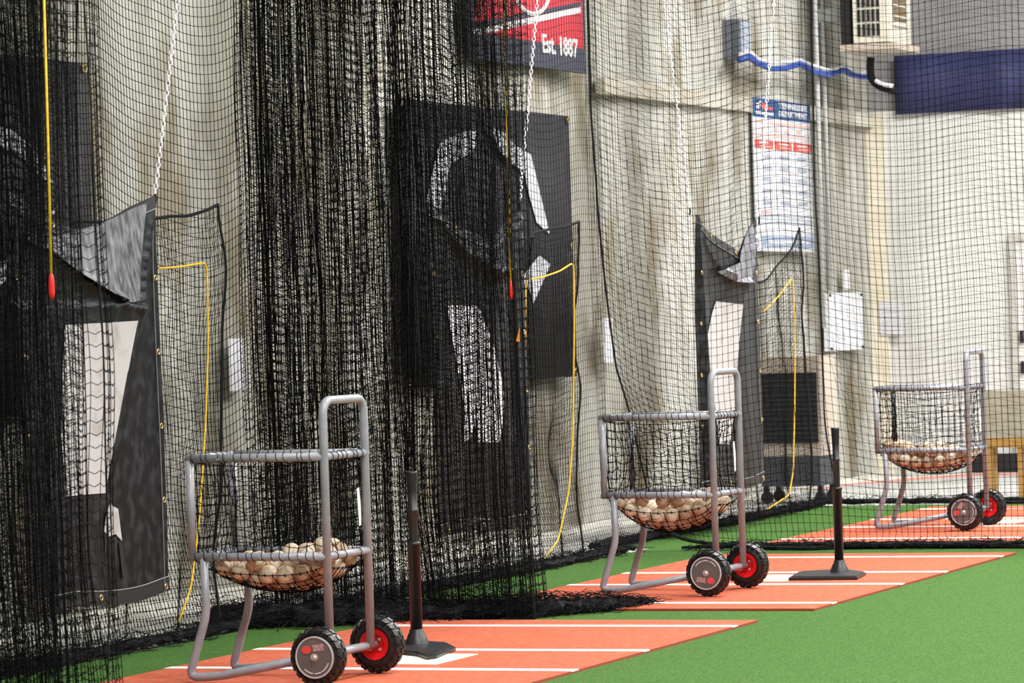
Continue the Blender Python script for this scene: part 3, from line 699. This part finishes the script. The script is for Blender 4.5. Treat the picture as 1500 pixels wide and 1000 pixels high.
target(12.98, 14.25, .225, 1.925, None, (.44, .15, ((0, 1.91), (.22, 1.71), (.45, 1.58), (.62, 1.49), (.70, 1.46), (.83, 1.45), (1, 1.90)), .02, ((.52, .22), (.60, .72), (.83, 1.46))), 'scuffed charcoal vinyl target with dirty white pants print and torn patch, nearest', W1, 81)
W2 = [('pants_print', [[(658, 447), (705, 447), (724, 498), (742, 572), (741, 612), (737, 647), (711, 648), (707, 622), (712, 600), (700, 640), (688, 648), (693, 610), (697, 585), (694, 545), (680, 500)]], M['bwhite'])]
target(17.19, 18.46, .265, 1.94, None, (.60, .17, ((0, 1.93), (.3, 1.72), (.6, 1.60), (.8, 1.62), (1, 1.92)), .05, None), 'charcoal vinyl target with white legs print, behind the gathered net', W2, 82, fold=((.9, .85, .03),))
W3 = [('folded_flap', [[(1085, 368), (1109, 326), (1110, 350), (1104, 385), (1097, 404), (1086, 415), (1070, 413), (1050, 398), (1078, 385)]], M['scuffsheen']), ('pants_print', [[(1056, 441), (1087, 446), (1083, 498), (1084, 545), (1083, 600), (1079, 650), (1060, 650), (1056, 610), (1046, 560), (1038, 497)]], M['tarpwhite'])]
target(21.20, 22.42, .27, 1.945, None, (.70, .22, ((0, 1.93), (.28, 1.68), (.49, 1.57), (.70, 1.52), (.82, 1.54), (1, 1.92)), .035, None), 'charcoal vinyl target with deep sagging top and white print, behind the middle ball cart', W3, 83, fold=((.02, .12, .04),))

# ------------------------------------------------------------------ chains holding the targets
def chain(p0, p1, label):
    p0, p1 = Vector(p0), Vector(p1); L = (p1-p0).length; n = int(L/.0235); d = (p1-p0).normalized()
    a0 = d.cross(Vector((1, .2, 0))).normalized(); b0 = d.cross(a0); b = MB()
    for i in range(n):
        c = p0+d*(.0235*(i+.5)); s, q = (a0, b0) if i % 2 == 0 else (b0, a0); pts = []
        for k in range(10):
            a = 2*math.pi*k/10; yy = math.cos(a)*.0145; xx = math.sin(a)*.0082
            pts.append(c-p0+d*yy+s*xx)
        b.tube(pts, .0027, 5, closed=True)
    t = thing('hanging_chain', label, 'chain', tuple(p0), 'white chains holding the targets')
    stuff(b.build('chain_links', M['chain'], t, True))
    MB().tube([(0, 0, 0), (.004, .0, -.02), (0, 0, -.045)], .006, 6).build('hook', M['dark'], t)
def ext(pa, pb, z):     # extend from pa through pb up to height z
    k = (z-pa[2])/(pb[2]-pa[2]); return pa+(pb-pa)*k
def chain_px(lo, hi, X, label):
    a = atx(*lo, X); b = atx(*hi, X); chain(a, ext(a, b, ZN), label)
chain_px((227, 284), (260, 0), TX, 'white plastic chain rising from the nearest vinyl target')
chain_px((761, 296), (787, 0), TX, 'white plastic chain in front of the red sign and black banner')
chain_px((1010, 304), (972, 0), TX, 'thin pale chain rising from the left corner of the farthest vinyl target')
chain_px((1111, 318), (1131, 40), TX, 'thin pale chain crossing the wall poster to the farthest vinyl target')

# ------------------------------------------------------------------ ropes
def rope(pts, r, label, m='yellow', name='yellow_rope', group='yellow ropes'):
    P = [Vector(tuple(p)) for p in pts]; o = P[-1].copy(); t = tag(MB().tube([p-o for p in bend(P, .05, 4)], r, 6).build(name, M[m], None, True), label, 'rope', group)
    t.location = o; return t
X = TX+.02
rope([atx(x, y, -7.43) for x, y in ((232, 393), (262, 391), (303, 384), (305, 500), (301, 620), (292, 760), (280, 860), (262, 910))], .0047, 'yellow rope hanging right of the nearest vinyl target')
rope([atx(x, y, -7.43) for x, y in ((770, 535), (770, 410), (797, 405), (820, 397), (840, 384), (841, 480), (839, 640), (833, 720), (818, 790), (800, 815))], .0047, 'yellow rope looped over the net beside the middle vinyl target')
rope([atx(x, y, -7.43) for x, y in ((1119, 456), (1142, 432), (1161, 406), (1165, 480), (1164, 600), (1162, 690), (1156, 725), (1125, 745))], .0047, 'yellow rope hanging in front of the tan cooler')
for (Y, pts, lb) in ((11.33, ((64, 0), (70, 200), (75, 402)), 'left'), (15.66, ((738, 0), (743, 200), (748, 412)), 'mid')):
    a = [aty(x, y, Y) for x, y in pts]; top = ext(a[-1], a[0], ZN)
    t = thing('pull_cord', 'yellow pull cord with red grip on the gathered net at the left edge' if lb == 'left' else 'yellow pull cord with red grip on the gathered net in the middle', 'pull cord', tuple(a[-1]), 'yellow pull cords')
    MB().tube([top-a[-1], a[1]-a[-1], (0, 0, 0)], .0046, 7).build('cord', M['yellow'], t, True)
    e = aty(75 if lb == 'left' else 748, 438, Y)-a[-1]
    MB().lathe([(.004, .004), (.008, -.004), (.0105, -.03), (.0105, e[2]+.02), (.007, e[2]), (0, e[2])], 12, axis='z').build('grip', M['grip'], t, True)
oc = aty(757, 492, 15.5); oc2 = aty(760, 500, 15.5)
tag(MB().tube([(0, 0, 0), tuple(aty(761, 482, 15.5)-oc2), tuple(aty(757, 500, 15.5)-oc2)], .004, 6).build('net_clip', M['orange']), 'small orange clip on the gathered net below the red grip', 'clip').location = oc2

# ================================================================== WALL THINGS
BX = WX+.07
def wall_poly(px, x, t=.004, dx=.0):
    P = [atx(a, b, x) for a, b in px]; return [(p[1], p[2]) for p in P]
def wall_banner(ya, yb, za, zb, label, whites, name='wall_banner'):
    t = thing(name, label, 'banner', (BX, (ya+yb)/2, za), 'black wall banners'); c = (ya+yb)/2
    b = MB(); n = 24
    V = []; 
    for k in range(n+1):
        u = k/n; x = .010*math.sin(u*8+ya)+.006*math.sin(u*19); V += [(x, (u-.5)*(yb-ya), 0), (x, (u-.5)*(yb-ya), zb-za)]
    b.add(V, [(2*k, 2*k+2, 2*k+3, 2*k+1) for k in range(n)]); o = b.build('sheet', M['banner'], t, True)
    s = o.modifiers.new('thickness', 'SOLIDIFY'); s.thickness = .004
    for pl in whites:
        P = wall_poly(pl, BX+.02)
        MB().prism([(y-c, z-za) for y, z in P], 0, .020, .0225).build('figure_print', M['bwhite'], t)
    for u, v in ((.015, .985), (.985, .985), (.985, .5), (.985, .02), (.015, .02), (.5, .985)):
        pts = [(.018, (u-.5)*(yb-ya)+.018*math.cos(a), v*(zb-za)+.018*math.sin(a)) for a in np.linspace(0, 2*math.pi, 10, endpoint=False)]
        MB().tube(pts, .006, 5, closed=True).build('grommet', M['brass'], t)
    return t
b1 = atx(125, 93, BX); b2a = atx(578, 143, BX); b2 = atx(832, 170, BX)
wall_banner(b1[1]-2.8, b1[1], .97, b1[2], 'black wall banner with white sleeve print behind the left net', [[(0, 185), (16, 190), (45, 212), (68, 248), (77, 268), (62, 262), (30, 230), (0, 213), (-60, 215), (-60, 190)], [(58, 335), (66, 318), (84, 302), (80, 312), (66, 328), (62, 340)], [(-5, 400), (-5, 385), (10, 380), (8, 410), (-2, 420)]])
wall_banner(b2a[1], b2[1], .97, b2[2], 'black wall banner with white sleeves print under the red sign', [
    [(698, 188), (668, 197), (645, 209), (640, 222), (633, 255), (624, 296), (632, 300), (644, 306), (650, 290), (656, 252), (660, 240), (692, 222), (697, 210)],
    [(721, 188), (738, 194), (752, 210), (766, 220), (777, 226), (783, 250), (805, 343), (786, 326), (776, 290), (767, 251), (744, 236), (730, 218)],
    [(790, 374), (806, 387), (781, 444), (776, 425), (763, 412), (770, 398)]])
# red sign
def red_sign():
    x = BX+.01; r = atx(857, 108, x); l = atx(688, 80, x); za = r[2]; ya, yb = l[1], r[1]; zb = za+1.05
    t = thing('red_sign', 'red wall sign with navy border, white stripe and established date', 'sign', (x, (ya+yb)/2, za)); c = (ya+yb)/2
    MB().box((-.02, ya-c, 0), (.012, yb-c, zb-za)).build('border', M['signnavy'], t)
    def pl(px): return [(atx(a, b, x+.014)[1]-c, atx(a, b, x+.014)[2]-za) for a, b in px]
    inner = [(ya-c+.06, .16), (yb-c-.05, .16), (yb-c-.05, zb-za-.1), (ya-c+.06, zb-za-.1)]
    MB().prism(inner, 0, .012, .015).build('red_field', M['signred'], t)
    MB().prism(pl([(693, 44), (850, 10), (850, 18.5), (693, 53)]), 0, .015, .0175).build('white_stripe', M['whiteprint'], t)
    MB().prism(pl([(693, 34), (850, 3), (850, 9.5), (693, 43)]), 0, .015, .0175).build('navy_stripe', M['signnavy'], t)
    # white swash of the emblem above the stripe
    e0 = atx(773, -28, x); pts = []
    for a in np.linspace(math.pi*1.08, math.pi*2.2, 14): pts.append((.017, e0[1]-c+.34*math.cos(a), e0[2]-za+.21*math.sin(a)))
    MB().tube(pts, .015, 6).build('emblem_swash', M['whiteprint'], t)
    me = text_mesh('Est. 1887', .22, .006, .002); xs = [v.co.x for v in me.vertices]; ys = [v.co.y for v in me.vertices]
    a = atx(791, 66, x); bb_ = atx(843, 66, x); h = atx(817, 54, x)[2]-atx(817, 79, x)[2]; wdt = bb_[1]-a[1]; cc = atx(817, 67.5, x)
    mx, mn, my, ny = max(xs), min(xs), max(ys), min(ys)
    for v in me.vertices:
        u = (v.co.x-(mx+mn)/2)/(mx-mn); q = (v.co.y-(my+ny)/2)/(my-ny); z = v.co.z
        v.co = (.017+z, cc[1]-c+u*wdt, cc[2]-za+q*h*1.12)
    me.materials.append(M['whiteprint']); o = stuff(bpy.data.objects.new('lettering', me)); C.objects.link(o); o.parent = t
red_sign()
# information poster
def poster():
    x = WX+.06; A = atx(1102, 142, x); B = atx(1186, 150, x); z0 = atx(1150, 368, x)[2]; ya, yb = A[1], B[1]; z1 = A[2]; W_, Hh = yb-ya, z1-z0
    t = thing('wall_poster', 'tall blue, white and red information poster on the wall', 'poster', (x, ya, z0))
    MB().box((-.012, 0, 0), (0, W_, Hh)).build('backing', M['paper'], t)
    def blk(nm, u0, u1, v0, v1, m, e=.002): return MB().box((0, u0*W_, (1-v1)*Hh), (e, u1*W_, (1-v0)*Hh)).build(nm, M[m], t)
    blk('header', 0, 1, 0, .125, 'pblue')
    for i, wd in enumerate(('TENNESSEE', 'DEPARTMENT')):
        me = text_mesh(wd, .1, .002, .001); xs = [v.co.x for v in me.vertices]; s = .50*W_/(max(xs)-min(xs)); mid = (max(xs)+min(xs))/2
        for v in me.vertices: a, b, c_ = v.co; v.co = (.003+c_, .69*W_+(a-mid)*s, (.965-.052*i)*Hh+b*.60)
        me.materials.append(M['whiteprint']); o = stuff(bpy.data.objects.new('lettering', me)); C.objects.link(o); o.parent = t
    for (u0, u1, v0, v1, m) in ((.06, .10, .02, .07, 'whiteprint'), (.06, .15, .02, .03, 'whiteprint'), (.06, .13, .042, .05, 'whiteprint'), (.14, .24, .03, .07, 'pred'), (.26, .33, .05, .07, 'pred'), (.04, .34, .088, .105, 'whiteprint')):
        blk('header_mark', u0, u1, v0, v1, m, .004)
    blk('pink_rule', .03, .98, .150, .163, 'ppink'); blk('pink_rule', .0, .98, .232, .243, 'ppink')
    for k in range(9): blk('pink_text', .05+.1*k, .11+.1*k, .18+.006*(k % 3), .215, 'ppink') if k % 2 else None
    for u0, u1 in ((.02, .32), (.35, .65), (.68, .99)):
        blk('red_panel', u0, u1, .270, .330, 'pred'); blk('panel_text', u0+.07, u1-.06, .285, .296, 'whiteprint', .004); blk('panel_text', u0+.09, u1-.04, .308, .318, 'ppink', .004)
    for r_ in range(5):
        for c_ in range(3): blk('grey_entry', .12+.31*c_, .28+.31*c_, .365+.075*r_, .395+.075*r_, 'pgrey')
    blk('pink_text', .05, .25, .735, .755, 'ppink')
    for k in range(3): blk('blue_rule', .05, .98, .76+.026*k, .770+.026*k, 'pgrey')
    blk('footer', .08, 1, .90, .975, 'pblue2'); blk('footer_text', .2, .9, .930, .948, 'whiteprint', .004)
poster()
def notice(px, x, label, m='paper', lines=True, onback=False):
    (x0, y0), (x1, y1) = px
    if not onback:
        A, B = atx(x0, y0, x), atx(x1, y1, x); t = thing('wall_notice', label, 'notice', (x, A[1], B[2]), 'paper notices'); W_, Hh = B[1]-A[1], A[2]-B[2]
        MB().box((-.004, 0, 0), (0, W_, Hh)).build('sheet', M[m], t)
        if lines:
            for k in range(6): MB().box((0, .1*W_, Hh*(.12+.13*k)), (.001, .9*W_, Hh*(.145+.13*k))).build('text_line', M['pgrey'], t)
    else:
        A, B = aty(x0, y0, x), aty(x1, y1, x); t = thing('wall_notice', label, 'notice', (A[0], x, B[2]), 'paper notices'); W_, Hh = B[0]-A[0], A[2]-B[2]
        MB().box((0, -.004, 0), (W_, 0, Hh)).build('sheet', M[m], t)
        if lines:
            for k in range(6): MB().box((.1*W_, -.005, Hh*(.12+.13*k)), (.9*W_, -.004, Hh*(.15+.13*k))).build('text_line', M['pgrey'], t)
notice(((335, 496), (361, 571)), WX+.05, 'white paper notice left of the gathered net', lines=False)
notice(((883, 466), (899, 530)), WX+.05, 'white paper notice partly behind the net edge cord', lines=False)
notice(((1288, 441), (1324, 490)), WY-.07, 'grey printed notice on the corner column', 'paper2', True, True)
notice(((1236, 395), (1245, 424)), WX+.05, 'small pale blue notice above the white panel', lines=False)
# white panel with corner screws, fed by two conduits
A, B = atx(1214, 429, WX+.06), atx(1265, 511, WX+.06)
t = thing('notice_board', 'white board panel with dark corner screws below the conduits', 'notice board', (WX+.06, A[1], B[2])); W_, Hh = B[1]-A[1], A[2]-B[2]
MB().box((-.05, 0, 0), (0, W_, Hh)).build('board', M['paper'], t)
for a in (.03, .97):
    for b in (.04, .96): MB().box((0, a*W_-.02, b*Hh-.012), (.006, a*W_+.02, b*Hh+.012)).build('screw', M['dark'], t)
for k in range(3): MB().box((0, .08*W_, Hh*(.2+.25*k)), (.001, .92*W_, Hh*(.21+.25*k))).build('panel_line', M['pgrey'], t)
for lab, (xa, xb) in (('grey conduit nearest the poster, running down the wall', (1195.5, 1206)), ('grey conduit beside the white panel, running down the wall', (1206, 1215.5))):
    a, b = atx(xa, 40, WX+.10), atx(xb, 426 if 'white' in lab else 480, WX+.10); tp = ext(b, a, 4.6)
    tag(MB().tube([tp-b, (0, 0, 0)], .019, 8).build('conduit', M['conduit'], None, True), lab, 'conduit', 'wall conduits').location = b
# grey control box and the blue and white lines that run from it
A = atx(1060, 30, WX+.02); yg = A[1]; xl, xr = aty(1060, 50, yg)[0], aty(1083, 50, yg)[0]; zb_, zt_ = aty(1070, 86, yg)[2], aty(1070, 28, yg)[2]
t = thing('control_box', 'blue-grey metal control box on the wall above the poster', 'box', (xl, yg, zb_))
MB().box((-.1, 0, 0), (xr-xl, .26, zt_-zb_)).build('case', M['greybox'], t); MB().box((xr-xl, .02, .015), (xr-xl+.006, .24, zt_-zb_-.015)).build('cover', M['pgrey'], t)
hp = ((1083, 88), (1098, 84), (1110, 93), (1130, 101), (1150, 100), (1172, 94), (1190, 104), (1210, 110), (1225, 107), (1235, 102), (1248, 110), (1262, 113), (1276, 112))
P = [atx(x, y, WX+.17) for x, y in hp]
rope(P, .022, 'blue hose looping along the wall below the air conditioner', 'bluehose', 'blue_hose', 'hoses along the wall')
rope([p+np.array([.0, 0, .040+.006*math.sin(i*2.2)]) for i, p in enumerate(P)], .014, 'white hose looping along the wall above the blue hose', 'whitehose', 'white_hose', 'hoses along the wall')
# air conditioner on a bracket
def aircon():
    Y = 28.0; xl, xr = aty(1250, 40, Y)[0], aty(1302, 40, Y)[0]; zb = aty(1275, 62, Y)[2]; t = thing('air_conditioner', 'cream air conditioner with slotted side on a wall bracket', 'air conditioner', (xl, Y, zb)); Wd = xr-xl; Dp = .62; Hh = .75
    MB().box((0, 0, 0), (Wd, Dp, Hh)).build('case', M['ac'], t)
    for r_ in range(5):
        for c_ in range(5):
            MB().box((Wd*(.12+.135*c_), -.006, .05+.112*r_), (Wd*(.205+.135*c_), -.001, .145+.112*r_)).build('slot', M['dark'], t)
    MB().box((Wd, .12, .17), (Wd+.008, .47, .70)).build('fan_opening', M['brown'], t)
    MB().box((Wd, .08, .13), (Wd+.02, .52, .16)).build('fan_sill', M['ac'], t)
    for k in range(6): MB().box((Wd+.008, .12, .2+.085*k), (Wd+.014, .47, .212+.085*k)).build('grille_bar', M['ac'], t)
    MB().box((-.10, -.05, -.06), (Wd+.06, Dp+.05, -.012)).build('bracket_shelf', M['tan'], t)
    MB().box((-.11, .02, -.012), (-.03, Dp-.02, Hh)).build('dark_gap_block', M['dark'], t)  # dark block stands in for bracket and shade in the gap behind the case
    MB().box((WX-xl+.03, .2, .2), (-.11, Dp-.2, .3)).build('mount_arm', M['conduit'], t)
    return Y
aircon()
rope([aty(x, y, 28.15) for x, y in ((1276, 84), (1274, 100), (1277, 118), (1290, 128), (1312, 133))], .030, 'black drain hose curling below the air conditioner', 'rope', 'drain_hose', 'hoses along the wall')
rope([aty(x, y, 28.1) for x, y in ((1282, 118), (1294, 124), (1308, 126))], .016, 'short white pipe beside the black drain hose', 'whitehose', 'drain_pipe', 'hoses along the wall')
# navy banner on the end wall
a = aty(1310, 82, WY-.03); b = aty(1310, 168, WY-.03); n = 40; V = []
for k in range(n+1):
    x = k*3.4/n; y = -.015-.012*math.sin(x*9)-.008*math.sin(x*23); V += [(x, y, 0), (x, y, a[2]-b[2])]
o = tag(MB().add(V, [(2*k, 2*k+2, 2*k+3, 2*k+1) for k in range(n)]).build('navy_banner', M['navy'], None, True), 'plain navy blue banner hung across the end wall', 'banner'); o.location = (a[0], WY-.03, b[2])
s = o.modifiers.new('thickness', 'SOLIDIFY'); s.thickness = .005
# tan portable cooler on casters
def cooler():
    Y = 25.25; xl, xr = aty(1112, 640, Y)[0], aty(1203, 640, Y)[0]; t = thing('portable_cooler', 'tan portable cooler with black mesh front on casters, behind the far target', 'cooler', (xl, Y, FLOOR)); W_ = xr-xl
    Z = lambda y: aty(1160, y, Y)[2]-FLOOR
    MB().box((0, 0, Z(668)), (W_, .40, Z(522))).build('case', M['tan'], t)
    MB().box((.03, -.012, Z(649)), (W_-.02, -.001, Z(546))).build('mesh_screen', M['dark'], t)
    for k in range(14): MB().box((.03, -.016, Z(649)+.034*k), (W_-.02, -.012, Z(649)+.034*k+.006)).build('screen_bar', M['base'], t)
    MB().box((.01, -.01, Z(712)), (W_-.01, .38, Z(668))).build('base', M['base'], t)
    for x in (.03, W_-.03):
        for y in (.05, .33): MB().lathe([(0, -.02), (.04, -.02), (.045, -.01), (.045, .01), (.04, .02), (0, .02)], 14, (x, y, .045)).box((x-.018, y-.022, .06), (x+.018, y+.022, Z(712))).build('caster', M['rubber'], t)
cooler()
# wooden bench with beige back at the right edge
def bench():
    Y = 25.6; xl = aty(1443, 650, Y)[0]; t = thing('wooden_bench', 'yellow pine bench with beige back panel at the right edge', 'bench', (xl, Y, FLOOR)); Z = lambda y: aty(1470, y, Y)[2]-FLOOR
    W_ = .62
    MB().box((0, .0, Z(640)), (W_, .05, Z(572))).build('back_panel', M['beige'], t)
    MB().box((0, -.01, Z(655)), (W_, .06, Z(641))).build('seat_rail', M['wood'], t)
    MB().box((0, .06, Z(655)), (W_, .16, Z(645))).build('seat', M['wood'], t)
    xi = aty(1491, 690, Y)[0]-xl
    for x in (.012, xi, W_-.03):
        for y in (0, .12): MB().box((x, y, 0), (x+.034, y+.034, Z(655))).build('leg', M['wood'], t)
bench()
